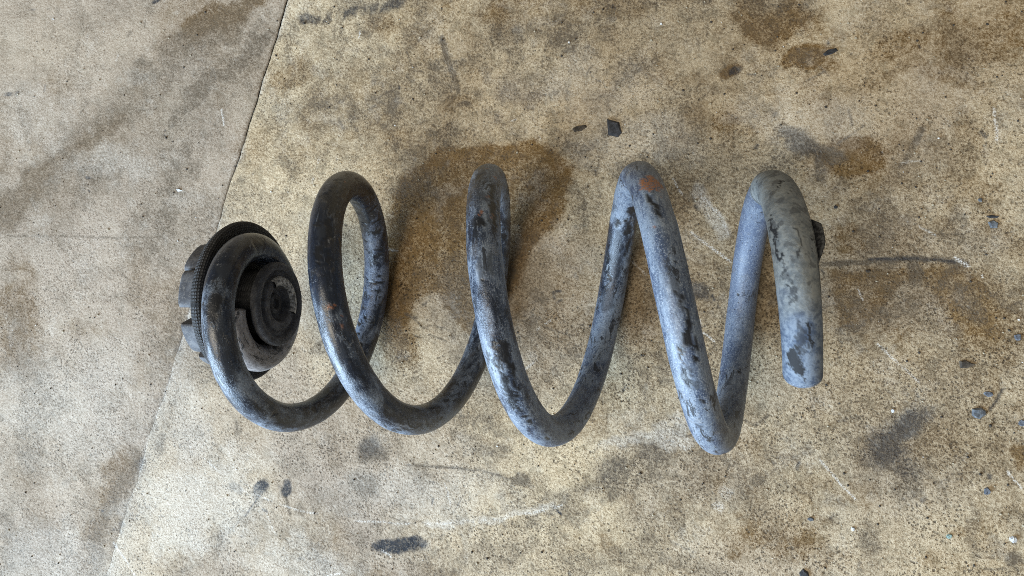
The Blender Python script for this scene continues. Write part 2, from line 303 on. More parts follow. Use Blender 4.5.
    line(scr, [(820,460),(838,480),(855,500)], .5, .7, 0, .38); line(scr, [(878,345),(900,365),(920,384)], .45, .7, 0, .38); line(scr, [(1008,472),(1022,488)], .45, .7, 0, .3); line(scr, [(700,330),(715,342)], .45, .7, 0, .3)
    line(scr, [(112,540),(122,555),(135,576)], .7, .6, 0, .40); line(scr, [(955,258),(968,266)], .8, .8, 0, .2); line(scr, [(118,55),(116,60)], .8, .3, 0)
    blob(scr, 716, 504, 5, 4, .35, .7, 0, 1); blob(scr, 725, 490, 5, 4, .2, .7, 0, 1); blob(dust, 665, 430, 36, 8, .4, .9); blob(dust, 620, 435, 30, 6, .35, .9); blob(dust, 430, 500, 80, 26, .25, .9); blob(dust, 200, 500, 80, 50, .38, .9); blob(dust, 185, 420, 30, 40, .28, .9); blob(dust, 300, 560, 60, 20, .3, .9)
    return np.clip(grime, 0, .95), np.clip(oil, 0, 1), dust, black, scr

slab_mat = concrete()
def rng_lines(lo, hi, flo, fhi, step):
    a = np.arange(flo, fhi+1e-6, step)
    lo_l = flo-np.cumsum(step*1.35**np.arange(1, 40)); lo_l = lo_l[lo_l > lo][::-1]
    hi_l = fhi+np.cumsum(step*1.35**np.arange(1, 40)); hi_l = hi_l[hi_l < hi]
    return np.concatenate([[lo], lo_l, a, hi_l, [hi]])
floor = obj('floor', mesh_np('floor', [(-1500,-1500,-9),(1500,-1500,-9),(1500,1500,-9),(-1500,1500,-9)], [(0,1,2,3)], False), None, kind='structure', label='dirty bed of old concrete under the slabs')
bed = NT('joint_dirt'); bed.put(bed.b.inputs['Base Color'], bed.mix(bed.noise(4), (.05,.042,.032), (.11,.09,.065))); bed.b.inputs['Roughness'].default_value = 1
floor.data.materials.append(bed.m)
ys = rng_lines(-1400, 1400, -190, 204, .66)
def make_slab(side):
    if side < 0:                                   # offsets measured from the joint edge
        off = np.concatenate([[0, .12, .35], rng_lines(.6, 1250, .9, 175, .66)])
    else: off = np.concatenate([[0, .12, .35], rng_lines(.6, 1650, .9, 470, .66)])
    Yg, Og = np.meshgrid(ys, off, indexing='ij')
    edge = joint_x(Yg)+side*joint_gap(Yg)/2+side*np.exp(-Og/2.5)*(np.clip(fbm(Yg, Yg*0+side*5, 5, 71+side, 4, .65)-.46, 0, 1)*1.0*(1-.5*sst(J0[1]-60, J1[1], Yg)))
    Xg = edge+side*Og; x = Xg.ravel(); y = Yg.ravel(); o = Og.ravel()
    near = (x > -400) & (x < 260) & (y > -230) & (y < 240)
    g = np.zeros(x.size); oi = g.copy(); du = g.copy(); bl = g.copy(); sc = g.copy()
    far = ~near
    g[far] = .3*sst(.5, .72, fbm(x[far], y[far], 70, 3, 5)); oi[far] = .35*sst(.5, .74, fbm(x[far], y[far], 55, 23, 5))
    g[near], oi[near], du[near], bl[near], sc[near] = stain_masks(x[near], y[near])
    # the joint's lip: open and dark with dirt at the far end, packed with pale dust at the near end
    tj = (y-J0[1])/(J1[1]-J0[1]); lip = np.exp(-o/1.0); fill = sst(.30, .55, tj)
    g = np.maximum(g, lip*.55*(1-fill)+np.exp(-o/5)*.45*fill*sst(.42, .62, fbm(x, y, 16, 15, 4)))
    bl = np.maximum(bl, np.exp(-o/3.2)*sst(.52, .66, fbm(x, y, 10, 41, 4))*.55*fill)
    if side > 0:
        du = np.maximum(du, np.exp(-o/2.2)*sst(.42, .6, fbm(x, y, 18, 19, 3))*.45)
        du = np.maximum(du, np.exp(-o/16)*.35*fill)
    sc = np.maximum(sc, np.exp(-o/.8)*sst(.50, .62, fbm(x, y, 26, 33, 3))*.35*fill)
    gp = np.clip(-.25+1.25*tj, 0, 1)
    z = (fbm(x, y, 38, 101, 3)-.5)*.5+(fbm(x, y, 9, 7, 4)-.5)*.34+(fbm(x, y, 2.2, 8, 2)-.5)*.22*near
    z = z-(.55*np.exp(-o/.45)+.22*np.exp(-o/2.0))*(1-.85*fill)-.12-.1*bl
    # skirt down into the joint
    nv = len(off); V = np.stack([x, y, z], -1); F = grid_faces(len(ys), nv)
    sk = V.reshape(len(ys), nv, 3)[:, 0].copy(); sk[:, 2] = -9.5; n0 = len(V); V = np.concatenate([V, sk])
    i = np.arange(len(ys)-1); F2 = np.stack([i*nv, n0+i, n0+i+1, (i+1)*nv], -1)
    F = np.concatenate([F, F2[:, ::-1]]); F = F if side > 0 else F[:, ::-1]
    F = F[:, ::-1]
    me = mesh_np('slab', V, F); pad = lambda a, v=0.: np.concatenate([a, np.full(len(sk), v)])
    attrc(me, 'stain', np.stack([pad(g, .8), pad(oi), pad(du), pad(bl)], -1))
    if side < 0: slab = .80+.3*(fbm(x, y, 80, 61, 3)-.5)
    else: slab = .06+.38*sst(.45, .7, fbm(x, y, 90, 62, 3))+.45*sst(-60, -250, x+.9*y)
    smo = (.75 if side < 0 else .45)*sst(-60, 130, y)+.1*fbm(x, y, 40, 88, 2)
    attrc(me, 'tone', np.stack([pad(np.clip(slab, 0, 1)), pad(sc), pad(np.clip(smo, 0, 1)), pad(o*0+1)], -1))
    return obj('slab', me, slab_mat, floor, label='greyer smooth concrete slab left of the joint' if side < 0 else 'yellowish speckled concrete slab right of the joint')
make_slab(-1); make_slab(1)

# ------------------------------------------------------------------ the spring
RK = np.array([-2.6,-2.0,-1.4,-.95,-.6,-.1,.5,1,1.5,2,3,4,5,6,7,7.6,8.3])
RV = np.array([23.0,23.6,24.4,22.0,23.0,40.04,52.32,55.94,55.13,50.55,54.15,53.8,52.71,53.08,51.45,45.56,43.0])
SK = np.array([-2.6,-2.0,-1.4,-.75,0,.75,1.5,2.25,3,3.75,4.5,5.25,6,6.75,7.5,8.25])
SV = np.array([-119.2,-119.4,-119.8,-119.3,-110.74,-95.32,-73.29,-46.51,-22.53,1.55,24.37,47.17,74.13,96.85,108.84,117.1])
A_Y0, A_KY, A_Z0, A_KZ = .048, .00943, 60.20, -.02509
def cub(xk, yk, x):
    n = len(xk); h = np.diff(xk); A = np.zeros((n, n)); b = np.zeros(n); A[0,0] = A[-1,-1] = 1
    for i in range(1, n-1):
        A[i,i-1] = h[i-1]; A[i,i] = 2*(h[i-1]+h[i]); A[i,i+1] = h[i]; b[i] = 3*((yk[i+1]-yk[i])/h[i]-(yk[i]-yk[i-1])/h[i-1])
    c = np.linalg.solve(A, b); i = np.clip(np.searchsorted(xk, x)-1, 0, n-2); d = x-xk[i]
    bb = (yk[i+1]-yk[i])/h[i]-h[i]*(2*c[i]+c[i+1])/3; dd = (c[i+1]-c[i])/(3*h[i])
    return yk[i]+bb*d+c[i]*d*d+dd*d**3
def axis_pt(u):
    r = cub(RK, RV, u); s = cub(SK, SV, u); t = u*PI
    return np.stack([s, A_Y0+A_KY*s-r*np.sin(t), A_Z0+A_KZ*s+r*np.cos(t)], -1)
U0, U1 = -1.98, 8.185
def frame(u):
    e = 1e-3; C = axis_pt(u); T = axis_pt(u+e)-axis_pt(u-e); T /= np.linalg.norm(T, axis=1)[:, None]
    n = np.stack([0*u, -np.sin(u*PI), np.cos(u*PI)], -1); n -= (n*T).sum(1)[:, None]*T; n /= np.linalg.norm(n, axis=1)[:, None]
    return C, T, n, np.cross(T, n)
WR = 6.5
# chips and wear on the wire: (turn in half revolutions, degrees round the wire, half length, half width, kind)
CHIPS = [(5.78,10,3.5,1.0,'k'),(5.804,0,2.5,.9,'k'),(5.961,-10,5,2,'d'),(5.356,-160,5,2.6,'k'),(5.264,-155,4,2,'k'),(5.122,170,8,5,'d'),(5.009,175,7,4,'d'),(5.208,170,9,2.2,'d'),(7.795,65,4,1.0,'k'),(7.837,55,4.5,1.1,'k'),(7.879,50,3,1.0,'k'),(7.914,40,2,.9,'d'),(7.674,15,2.2,.7,'k'),(7.965,25,3,1,'d'),(8.116,30,3.5,3,'k'),(8.116,40,2,2,'k'),(8.143,10,3,2.5,'k'),(8.074,10,6,1.6,'d'),(8.066,-15,5,.7,'k'),(8.048,-15,2,.8,'k'),
(4.083,-30,4,2,'k'),(4.125,-35,6,1.2,'k'),(4.187,-25,1,1,'k'),(4.211,-25,1.3,.9,'k'),(4.234,-25,1,1.2,'k'),(4.166,-40,1,.8,'k'),(4.261,-30,1.2,1,'k'),(3.825,0,2.5,2,'k'),(3.78,-45,4,1.5,'k'),(3.822,-55,5,1.2,'k'),(3.935,0,6,1.4,'d'),(3.914,-30,5,1.5,'d'),(3.673,15,2,1.3,'k'),(3.231,-140,3,2,'k'),(3.759,-15,3,2,'d'),
(1.739,-40,6,2,'k'),(1.727,-10,3,2,'k'),(1.813,-40,5,1.5,'k'),(1.828,-10,3,2,'d'),(1.875,-10,4,1.6,'k'),(1.629,-20,4,4,'d'),(2.095,-30,3,1.5,'d'),(2.112,-5,4,.7,'d'),(2.053,-65,3,1.8,'d'),(1.59,-85,5,4,'d'),(-.001,-25,5,3,'k'),(.065,-40,7,3,'d'),(.172,-40,5,3,'d'),(.118,-45,5,2,'d'),(.362,-80,1,1.5,'k'),(.534,-120,2,2,'k'),(-.179,-60,3,3,'d'),(-.321,-80,6,4,'k'),(-.098,-35,4,3,'d'),
(6.092,-35,1.2,.8,'k'),(6.14,-5,2,1.2,'d'),(6.181,-25,2,.8,'k'),(6.056,-15,3,1.5,'d'),(6.246,5,1.5,1,'d'),(6.297,-10,2,.8,'d'),(5.988,-15,3,1.3,'d'),(5.935,0,4,1,'d'),(6.113,-5,1,1,'d'),(5.718,85,2,.6,'k'),(7.502,110,1,1,'k'),
(5.722,0,2.6,4.2,'r'),(5.738,-15,2.4,4.0,'r'),(5.715,20,1.5,2,'r'),(1.991,-10,.8,.9,'r'),(3.804,-5,.8,.8,'r'),(5.706,-10,2,2,'r')]
rs = random.Random(5)
for i in range(46):                                      # scrape bars across the inner face of the second turn
    CHIPS.append((1.50-.68*rs.random(), -170+rs.uniform(-55, 45), rs.uniform(.35, 1.1), rs.uniform(1.2, 4.0), 'k'))
for i in range(150): CHIPS.append((rs.uniform(-.2, 8.2), rs.uniform(-180, 180), rs.uniform(.3, 1.2), rs.uniform(.25, .7), rs.choice('kkd')))
for i in range(60):
    cu, cp = rs.choice([(1.70, -25), (1.82, -30), (5.2, 175), (5.3, -165), (5.1, 170), (3.78, -30), (1.6, -60), (6.1, -10), (4.15, -20)])
    CHIPS.append((cu+rs.gauss(0, .05), cp+rs.gauss(0, 35), rs.uniform(1.0, 5.0), rs.uniform(.4, 1.5), rs.choice('kkd')))
for i in range(26):
    CHIPS.append((rs.choice([1.65, 3.68, 5.7, 5.74, 7.3, 3.8, 5.8, 2.0])+rs.gauss(0, .05), rs.gauss(-5, 35), rs.uniform(.3, .9), rs.uniform(.3, .9), 'r'))
def wire_masks(arc, u, ph, arc_of):
    """arc, u, ph: per-vertex arrays (arc length mm, half turns, angle)"""
    sx = ph*WR
    wa = fbm(arc, np.sin(ph)*9+np.cos(ph)*5, 4, 7, 5, .7)-.5; wb = fbm(arc, np.cos(ph)*9-np.sin(ph)*4, 4, 19, 5, .7)-.5
    k = np.zeros_like(arc); d = k.copy(); r = k.copy()
    for (cu, cp, hl, hw, kind) in CHIPS:
        sel = np.abs(u-cu) < .16
        if not sel.any(): continue
        da = arc[sel]-arc_of(cu)+wa[sel]*7; dp = ph[sel]-math.radians(cp); dp = (dp+PI) % (2*PI)-PI
        db = dp*WR+wb[sel]*5
        q = np.hypot(da/hl, db/hw); m = 1-sst(.75, 1.15, q)
        dst = {'k': k, 'd': d, 'r': r}[kind]; dst[sel] = np.maximum(dst[sel], m*(1 if kind != 'd' else .75))
    return k, d, r
def build_wire():
    nu, nv = 2300, 44; u = np.linspace(U0, U1, nu); C, T, n, b = frame(u)
    arc1 = np.concatenate([[0], np.cumsum(np.linalg.norm(np.diff(C, axis=0), axis=1))])
    ph = np.linspace(-PI, PI, nv, endpoint=False)
    A, P = np.meshgrid(arc1, ph, indexing='ij'); Ug = np.repeat(u[:, None], nv, 1)
    k, d, r = wire_masks(A.ravel(), Ug.ravel(), P.ravel(), lambda x: float(np.interp(x, u, arc1)))
    rad = WR+((fbm(A.ravel(), np.sin(P.ravel())*12+np.cos(P.ravel())*7, 11, 3, 3)-.5)*.35)-.16*k
    rad = rad.reshape(nu, nv)
    V = C[:, None]+rad[..., None]*(np.cos(P)[..., None]*n[:, None]+np.sin(P)[..., None]*b[:, None])
    V = V.reshape(-1, 3); F = grid_faces(nu, nv, True)[:, ::-1]
    # rounded cut ends
    rings = []; FF = [F]; base = len(V); extra = []; ek = []
    for end, i0, sg in ((0, 0, -1), (1, nu-1, 1)):
        prev = np.arange(nv)+i0*nv
        prof = ((.99,.3),(.955,.8),(.88,1.25),(.80,1.45),(.5,1.55),(.2,1.6)) if end else ((.99,.15),(.95,.5),(.85,.75),(.5,.9),(.2,.95))
        for (rr, off) in prof:
            ring = C[i0]+T[i0]*sg*off+rr*WR*(np.cos(ph)[:, None]*n[i0]+np.sin(ph)[:, None]*b[i0])
            idx = base+np.arange(nv); base += nv; extra.append(ring)
            q = np.stack([prev, np.roll(prev, -1), np.roll(idx, -1), idx], -1); FF.append(q if end else q[:, ::-1]); prev = idx
        extra.append((C[i0]+T[i0]*sg*(1.62 if end else .96))[None]); tip = base; base += 1
        q = np.stack([prev, np.roll(prev, -1), np.full(nv, tip), np.full(nv, tip)], -1)
        FF.append(np.stack([q[:, 0], q[:, 1], q[:, 2], q[:, 2]], -1)[:0]); tri = q[:, :3] if end else q[:, [1, 0, 2]]
        rings.append(tri)
    ne = base-len(V); V2 = np.concatenate([V]+extra)
    quads = np.concatenate(FF); tris = np.concatenate(rings)
    me = bpy.data.meshes.new('coil'); me.from_pydata((V2*MM).tolist(), [], quads.tolist()+tris.tolist()); me.polygons.foreach_set('use_smooth', np.ones(len(me.polygons), bool)); me.update()
    # grey bloom of weathered paint: heavier towards the right end, thinner on the left turns
    uu = Ug.ravel(); lev = .31+.63*sst(1.6, 5.9, uu)+.22*np.exp(-((uu-.25)/.28)**2)
    lev = lev-.40*np.exp(-((uu-1.65)/.28)**2)-.22*np.exp(-((uu+.35)/.3)**2)-.46*np.exp(-((uu-5.18)/.20)**2)+.20*np.exp(-((uu-2.2)/.28)**2)
    blue_sheen = .35*np.exp(-((uu-7.15)/.3)**2)  # rear strands where a blue reflection is painted into the colour
    lev = lev+.34*np.exp(-((uu-1.12)/.30)**2)+.75*sst(-1.0, -1.35, uu); blue_sheen = blue_sheen+.4*np.exp(-((uu-1.12)/.32)**2)
    pad = lambda a, v=0.: np.concatenate([a, np.full(ne, v)])
    levp = np.concatenate([lev, np.where(np.arange(ne) < ne/2, .45, .7)])
    attrc(me, 'wear', np.stack([pad(k), pad(d), pad(r), np.ones(len(V2))], -1)); attr(me, 'bloom', levp); attr(me, 'blue_sheen', pad(blue_sheen))
    W = np.stack([A.ravel(), WR*np.sin(P.ravel()), WR*np.cos(P.ravel())], -1)
    W = np.concatenate([W, V2[len(W):]+100]); a = me.attributes.new('wcoord', 'FLOAT_VECTOR', 'POINT'); a.data.foreach_set('vector', W.astype(np.float32).ravel())
    attr(me, 'dirt', np.concatenate([sst(-1.05, -1.3, uu), np.where(np.arange(ne) < ne/2, 1., 0.)]))
    return me
def wire_mat():
    k = NT('weathered_black_paint'); we = k.att('wear'); sep = k.n('ShaderNodeSeparateColor'); k.l(we.outputs['Color'], sep.inputs[0])
    ch, dk, ru = sep.outputs; lev = k.att('bloom').outputs['Fac']; cl = k.att('blue_sheen').outputs['Fac']
    mp = k.n('ShaderNodeMapping'); mp.inputs['Scale'].default_value = (.42, 1, 1); k.l(k.att('wcoord').outputs['Vector'], mp.inputs[0]); wv = mp.outputs[0]
    n1 = k.noise(8, 4, .55, .6, wv); n2 = k.noise(1.7, 5, .68, .8, wv); n3 = k.noise(.55, 2, .6)
    mott = k.ma('ADD', k.ma('MULTIPLY', n1, .66), k.ma('ADD', k.ma('MULTIPLY', n2, .20), k.ma('MULTIPLY', n3, .14)))
    f = k.ramp(k.ma('ADD', mott, k.ma('MULTIPLY', k.ma('SUBTRACT', lev, .5), .44)), .42, .62)
    paint = k.mix(k.ramp(n2, .35, .7), (.005, .008, .015), (.012, .020, .040))
    chalk = k.mix(k.ramp(k.ma('ADD', k.ma('MULTIPLY', n1, .5), k.ma('MULTIPLY', n2, .5)), .38, .60), (.036, .058, .112), (.195, .238, .300))
    chalk = k.mix(k.ma('MULTIPLY', cl, 2.0, clamp=True), chalk, (.115, .150, .235))  # blue of the reflected door light put into the chalk colour
    c = k.mix(f, paint, chalk)
    mp2 = k.n('ShaderNodeMapping'); mp2.inputs['Scale'].default_value = (.16, 1, 1); k.l(k.att('wcoord').outputs['Vector'], mp2.inputs[0])
    sc_ = k.ma('MULTIPLY', k.ramp(k.noise(1.6, 4, .7, .5, mp2.outputs[0]), .54, .66), k.ramp(k.noise(13, 3, .6, .5, wv), .42, .62))
    c = k.mix(k.ma('MULTIPLY', sc_, .55), c, (.29, .33, .39))
    wh = k.ma('MULTIPLY', k.ramp(k.noise(3.2, 5, .75, 1.0), .60, .66), k.ramp(k.noise(22, 3), .42, .58)); c = k.mix(k.ma('MULTIPLY', wh, .6), c, (.38, .40, .43))
    # chalky flecks, tan dirt
    c = k.mix(k.ma('MULTIPLY', k.ramp(n3, .56, .66), k.ma('MULTIPLY', f, .7)), c, (.34, .37, .41))
    c = k.mix(k.ma('MULTIPLY', k.ramp(n3, .44, .36), .5), c, (.03, .035, .045))
    c = k.mix(k.ma('MULTIPLY', k.ramp(k.noise(6, 4), .58, .74), .22), c, (.20, .165, .12))
    c = k.mix(k.ma('MULTIPLY', k.att('dirt').outputs['Fac'], .8), c, k.mix(k.ramp(n2, .35, .65), (.20, .18, .172), (.42, .385, .37)))
    c = k.mix(dk, c, (.030, .036, .048)); c = k.mix(ch, c, (.010, .011, .014))
    fk = k.ma('MULTIPLY', k.ramp(k.noise(4.0, 6, .72, .8, wv), .575, .59), k.ramp(k.noise(24, 2, .5), .44, .54)); c = k.mix(k.ma('MULTIPLY', fk, .9), c, (.012, .014, .019))
    spk = k.ma('MULTIPLY', k.ramp(k.voro(2.0), .20, .13), k.ramp(k.noise(12, 3), .46, .60))
    c = k.mix(k.ma('MULTIPLY', spk, .8), c, (.016, .017, .02))
    rf = k.ma('MULTIPLY', ru, k.ramp(k.ma('ADD', k.ma('MULTIPLY', n2, .5), k.ma('MULTIPLY', n3, .5)), .40, .54), clamp=True); c = k.mix(rf, c, k.mix(n3, (.17, .060, .022), (.42, .17, .065)))
    k.put(k.b.inputs['Base Color'], c)
    ro = k.mix(f, (.29,)*3, (.50,)*3); ro = k.mix(ch, ro, (.34,)*3); k.put(k.b.inputs['Roughness'], ro)
    k.b.inputs['Specular IOR Level'].default_value = .68
    h = k.ma('ADD', k.ma('SUBTRACT', k.ma('MULTIPLY', f, .7), k.ma('MULTIPLY', k.ma('MAXIMUM', ch, fk), .9)), k.ma('ADD', k.ma('MULTIPLY', n2, .5), k.ma('MULTIPLY', n3, .35)))
    k.put(k.b.inputs['Normal'], k.bump(h, .55, .28))
    return k.m
spring = empty('coil_spring', (0, 0, 0), label='weathered grey and black steel coil spring lying on the concrete', category='spring')
WM = wire_mat(); coil = obj('coil', build_wire(), WM, spring)

# split rubber sleeve on the last turn, its edge lifted
def sleeve_mat():
    k = NT('dusty_sleeve_rubber'); n1 = k.noise(7, 4, .6, .5); n2 = k.noise(1.5, 4, .6)
    cr = k.voro(7.5, 'DISTANCE_TO_EDGE', 'Distance', 1, None); ed = k.att('edge').outputs['Fac']; wa = k.att('chip').outputs['Fac']
    c = k.mix(k.ramp(n1, .35, .65), (.120, .135, .145), (.220, .235, .235)); c = k.mix(k.ramp(n2, .42, .66, 0, .5), c, (.29, .295, .275))
    c = k.mix(k.ma('MULTIPLY', k.ramp(k.noise(4, 4), .56, .64), .7), c, (.075, .080, .085))
    c = k.mix(k.att('fade').outputs['Fac'], c, k.mix(k.ramp(k.ma('ADD', k.ma('MULTIPLY', n1, .5), k.ma('MULTIPLY', n2, .5)), .40, .60), (.060, .085, .135), (.185, .222, .275))); c = k.mix(wa, c, (.014, .015, .018)); c = k.mix(ed, c, k.mix(k.ramp(n2, .42, .62), (.018, .018, .019), (.085, .085, .085))); k.put(k.b.inputs['Base Color'], c); k.b.inputs['Roughness'].default_value = .8
    k.put(k.b.inputs['Normal'], k.bump(k.ma('ADD', n2, k.ma('MULTIPLY', n1, .6)), .6, .3)); return k.m
def build_sleeve():
    nu, nv = 220, 90; u = np.linspace(7.47, U1-.004, nu); C, T, n, b = frame(u)
    L = np.linalg.norm(np.diff(C, axis=0), axis=1); arc = np.concatenate([[0], np.cumsum(L)])
    # b points to -x side or +x side? measured: angle -90 faces the right of the spring
    p0 = math.radians(-80); SP = .50; ph = p0+np.linspace(0, 2*PI-SP, nv)        # the split runs along the right rear
    A, P = np.meshgrid(arc, ph, indexing='ij'); Ug = np.repeat(u[:, None], nv, 1)
    rag = (fbm(P*20, P*0, 6, 4, 3)-.5)
    lift = sst(7.725, 7.755, Ug)*(1-sst(7.80, 7.93, Ug))
    e1 = sst(30, 0, np.degrees(P-p0)); e2 = np.clip(1-((p0+2*PI-SP)-P)/.75, 0, 1)
    ends = sst(0, 3, A)*sst(6, 46, arc[-1]-A+(fbm(P*3, P*0, 2, 14, 2)-.5)*5)
    outer = WR+.08+.58*ends+(fbm(A, P*9, 6, 55, 4)-.5)*.4*ends+e1*.25*ends
    chipm = np.zeros(A.size); wa = (fbm(A, P*7, 3.2, 7, 5, .75)-.5).ravel(); wb = (fbm(A, P*7, 3.2, 19, 5, .75)-.5).ravel()
    for (cu, cp, hl, hw, kind) in CHIPS:
        if 7.5 < cu < 8.3 and kind in 'kd':
            dp = (P.ravel()-math.radians(cp)+PI) % (2*PI)-PI
            q = np.hypot((A.ravel()-np.interp(cu, u, arc)+wa*11)/hl, (dp*7.2+wb*8)/hw); chipm = np.maximum(chipm, (1-sst(.75, 1.15, q))*(1 if kind == 'k' else .7))
    # a thin dark curl scratched into the rubber
    ring = np.abs(np.hypot((A.ravel()-np.interp(7.85, u, arc)+wa*3)/5, ((P.ravel()-math.radians(8))*7.2+wb*2)/2.6)-1)
    chipm = np.maximum(chipm, (1-sst(.05, .11, ring))*.8*(P.ravel() < math.radians(4)))
    dg = np.degrees(P-p0).ravel()+wa*14; chipm = np.maximum(chipm, ((dg > 9) & (dg < 14) & (Ug.ravel() > 7.76) & (Ug.ravel() < 7.97))*.9)
    def pos(rad): return (C[:, None]+rad[..., None]*(np.cos(P)[..., None]*n[:, None]+np.sin(P)[..., None]*b[:, None]))
    flap = lift*e2
    Vo = pos(outer+(flap*4.2+flap*(fbm(A, P*4, 5, 66, 3)-.5)*.7))+flap[..., None]*np.array([1.0, 0, 1.2]); Vi = pos(outer-.75+(flap*4.2+flap*(fbm(A, P*4, 5, 66, 3)-.5)*.7))+flap[..., None]*np.array([1.0, 0, 1.2])
    V = np.concatenate([Vo.reshape(-1, 3), Vi.reshape(-1, 3)]); n0 = nu*nv
    Fo = grid_faces(nu, nv)[:, ::-1]; Fi = grid_faces(nu, nv)+n0
    def strip(a): return np.stack([a[:-1], a[1:], a[1:]+n0, a[:-1]+n0], -1)
    I = np.arange(n0).reshape(nu, nv); F = np.concatenate([Fo, Fi, strip(I[:, 0]), strip(I[:, -1])[:, ::-1], strip(I[0])[:, ::-1], strip(I[-1])])
    me = mesh_np('sleeve', V, F); attr(me, 'edge', np.concatenate([(sst(.10, .35, flap)).ravel(), np.ones(n0)])); attr(me, 'fade', np.concatenate([sst(34, 14, arc[-1]-A+(fbm(A, P*6, 9, 77, 4)-.5)*26).ravel(), np.zeros(n0)])); attr(me, 'chip', np.concatenate([chipm, np.zeros(n0)]))
    return me
obj('protective_sleeve', build_sleeve(), sleeve_mat(), spring, label='split grey rubber sleeve with a lifted dark edge')

# ------------------------------------------------------------------ rubber spring seat in the small end
def rubber_mat(name, knurl=False, dustc=.5, g=1.0):
    k = NT(name); n1 = k.noise(6, 5, .7, .5); n2 = k.noise(.9, 5, .7)
    c = k.mix(k.ramp(n1, .35, .7), tuple(g*v for v in (.020, .020, .023)), tuple(g*v for v in (.056, .058, .064)))
    c = k.mix(k.ma('MULTIPLY', k.ramp(n2, .50, .72), dustc), c, (.20, .19, .175)); c = k.mix(k.ma('MULTIPLY', k.ramp(n1, .55, .75), dustc*.8), c, (.115, .112, .11))
    h = k.ma('ADD', k.ma('MULTIPLY', n2, .5), k.ma('MULTIPLY', n1, .5)); nrm = k.bump(h, .5, .35)
    if knurl:
        mp = k.n('ShaderNodeMapping'); mp.inputs['Rotation'].default_value = (0, 0, 0); k.l(k.tc.outputs['UV'], mp.inputs[0])
        kn = k.voro(1.0, 'F1', 'Distance', .12, mp.outputs[0]); kd = k.ramp(kn, .30, .52)
        c = k.mix(k.ma('MULTIPLY', kd, .7), c, (.006, .006, .006)); c = k.mix(k.ma('MULTIPLY', k.ramp(kn, .26, .10), .45), c, (.14, .135, .13))
        nrm = k.bump(k.ramp(kn, .5, .15), 1.0, .45, nrm)
    k.put(k.b.inputs['Base Color'], c); k.b.inputs['Roughness'].default_value = .72; k.b.inputs['Specular IOR Level'].default_value = .4; k.put(k.b.inputs['Normal'], nrm)
    return k.m
RB = rubber_mat('black_rubber'); RBH = rubber_mat('hub_rubber', False, .8, 2.0); RBK = rubber_mat('knurled_rubber', True, .35); RBD = rubber_mat('dusty_rubber', False, .85); RBT = rubber_mat('lug_rubber', False, 1.0, 2.2); RBW = simple_mat('dried_residue', (.09,.09,.09), (.50,.49,.47))
MC = np.array([0., 1.0, 63.2])
seat = empty('spring_seat', (-127, MC[1], MC[2]), label='black rubber spring seat with round hub fitted in the spring\'s small end', category='spring seat')
seat.rotation_euler = (0, math.radians(1.4), math.radians(.6))
def lathe(name, prof, mat, parent, nv=96, knurl=None, wob=.25, a0=0, a1=2*PI):
    closed = abs(a1-a0-2*PI) < 1e-6; th = np.linspace(a0, a1, nv, endpoint=not closed)
    # resample profile
    pr = np.array(prof, float); V = []; ds = np.concatenate([[0], np.cumsum(np.hypot(*np.diff(pr, axis=0).T))])
    T_, R_ = np.meshgrid(th, np.arange(len(pr)), indexing='xy')
    x = pr[:, 0][:, None]+(noise2(np.cos(th)*2+5, np.sin(th)*2+5, 3)-.5)[None]*wob; r = pr[:, 1][:, None]*(1+(noise2(np.cos(th)*1.5+9, np.sin(th)*1.5+2, 8)-.5)[None]*wob*.02)
    V = np.stack([x+0*r, r*np.sin(th)[None], r*np.cos(th)[None]], -1).reshape(-1, 3)
    F = grid_faces(len(pr), nv, closed); me = mesh_np(name, V, F)
    uvl = me.uv_layers.new(name='UVMap'); li = np.empty(len(me.loops), np.int32); me.loops.foreach_get('vertex_index', li)
    uu = (T_*26).ravel()[li]; vv = np.repeat(ds, nv)[li]
    uvl.data.foreach_set('uv', np.stack([uu*(1.0), vv*.85], -1).astype(np.float32).ravel())
    o = obj(name, me, mat, parent)
    # consistent outward normals
    import bmesh
    bm = bmesh.new(); bm.from_mesh(me); bmesh.ops.recalc_face_normals(bm, faces=bm.faces); bm.to_mesh(me); bm.free()
    return o
def rnd(pts, r=.8, k=4):
    """round the corners of an open profile"""
    out = [pts[0]]
    for a, b, c in zip(pts[:-2], pts[1:-1], pts[2:]):
        a, b, c = map(np.array, (a, b, c)); la, lc = np.linalg.norm(a-b), np.linalg.norm(c-b); q = min(r, la*.45, lc*.45)
        p, s = b+(a-b)/la*q, b+(c-b)/lc*q
        for t in np.linspace(0, 1, k+1): out.append(tuple((1-t)**2*p+2*t*(1-t)*b+t*t*s))
    out.append(pts[-1]); return out
def dense(pts, step=1.2):
    o = []
    for a, b in zip(pts[:-1], pts[1:]):
        n = max(1, int(math.dist(a, b)/step))
        for i in range(n): o.append((a[0]+(b[0]-a[0])*i/n, a[1]+(b[1]-a[1])*i/n))
    o.append(pts[-1]); return o
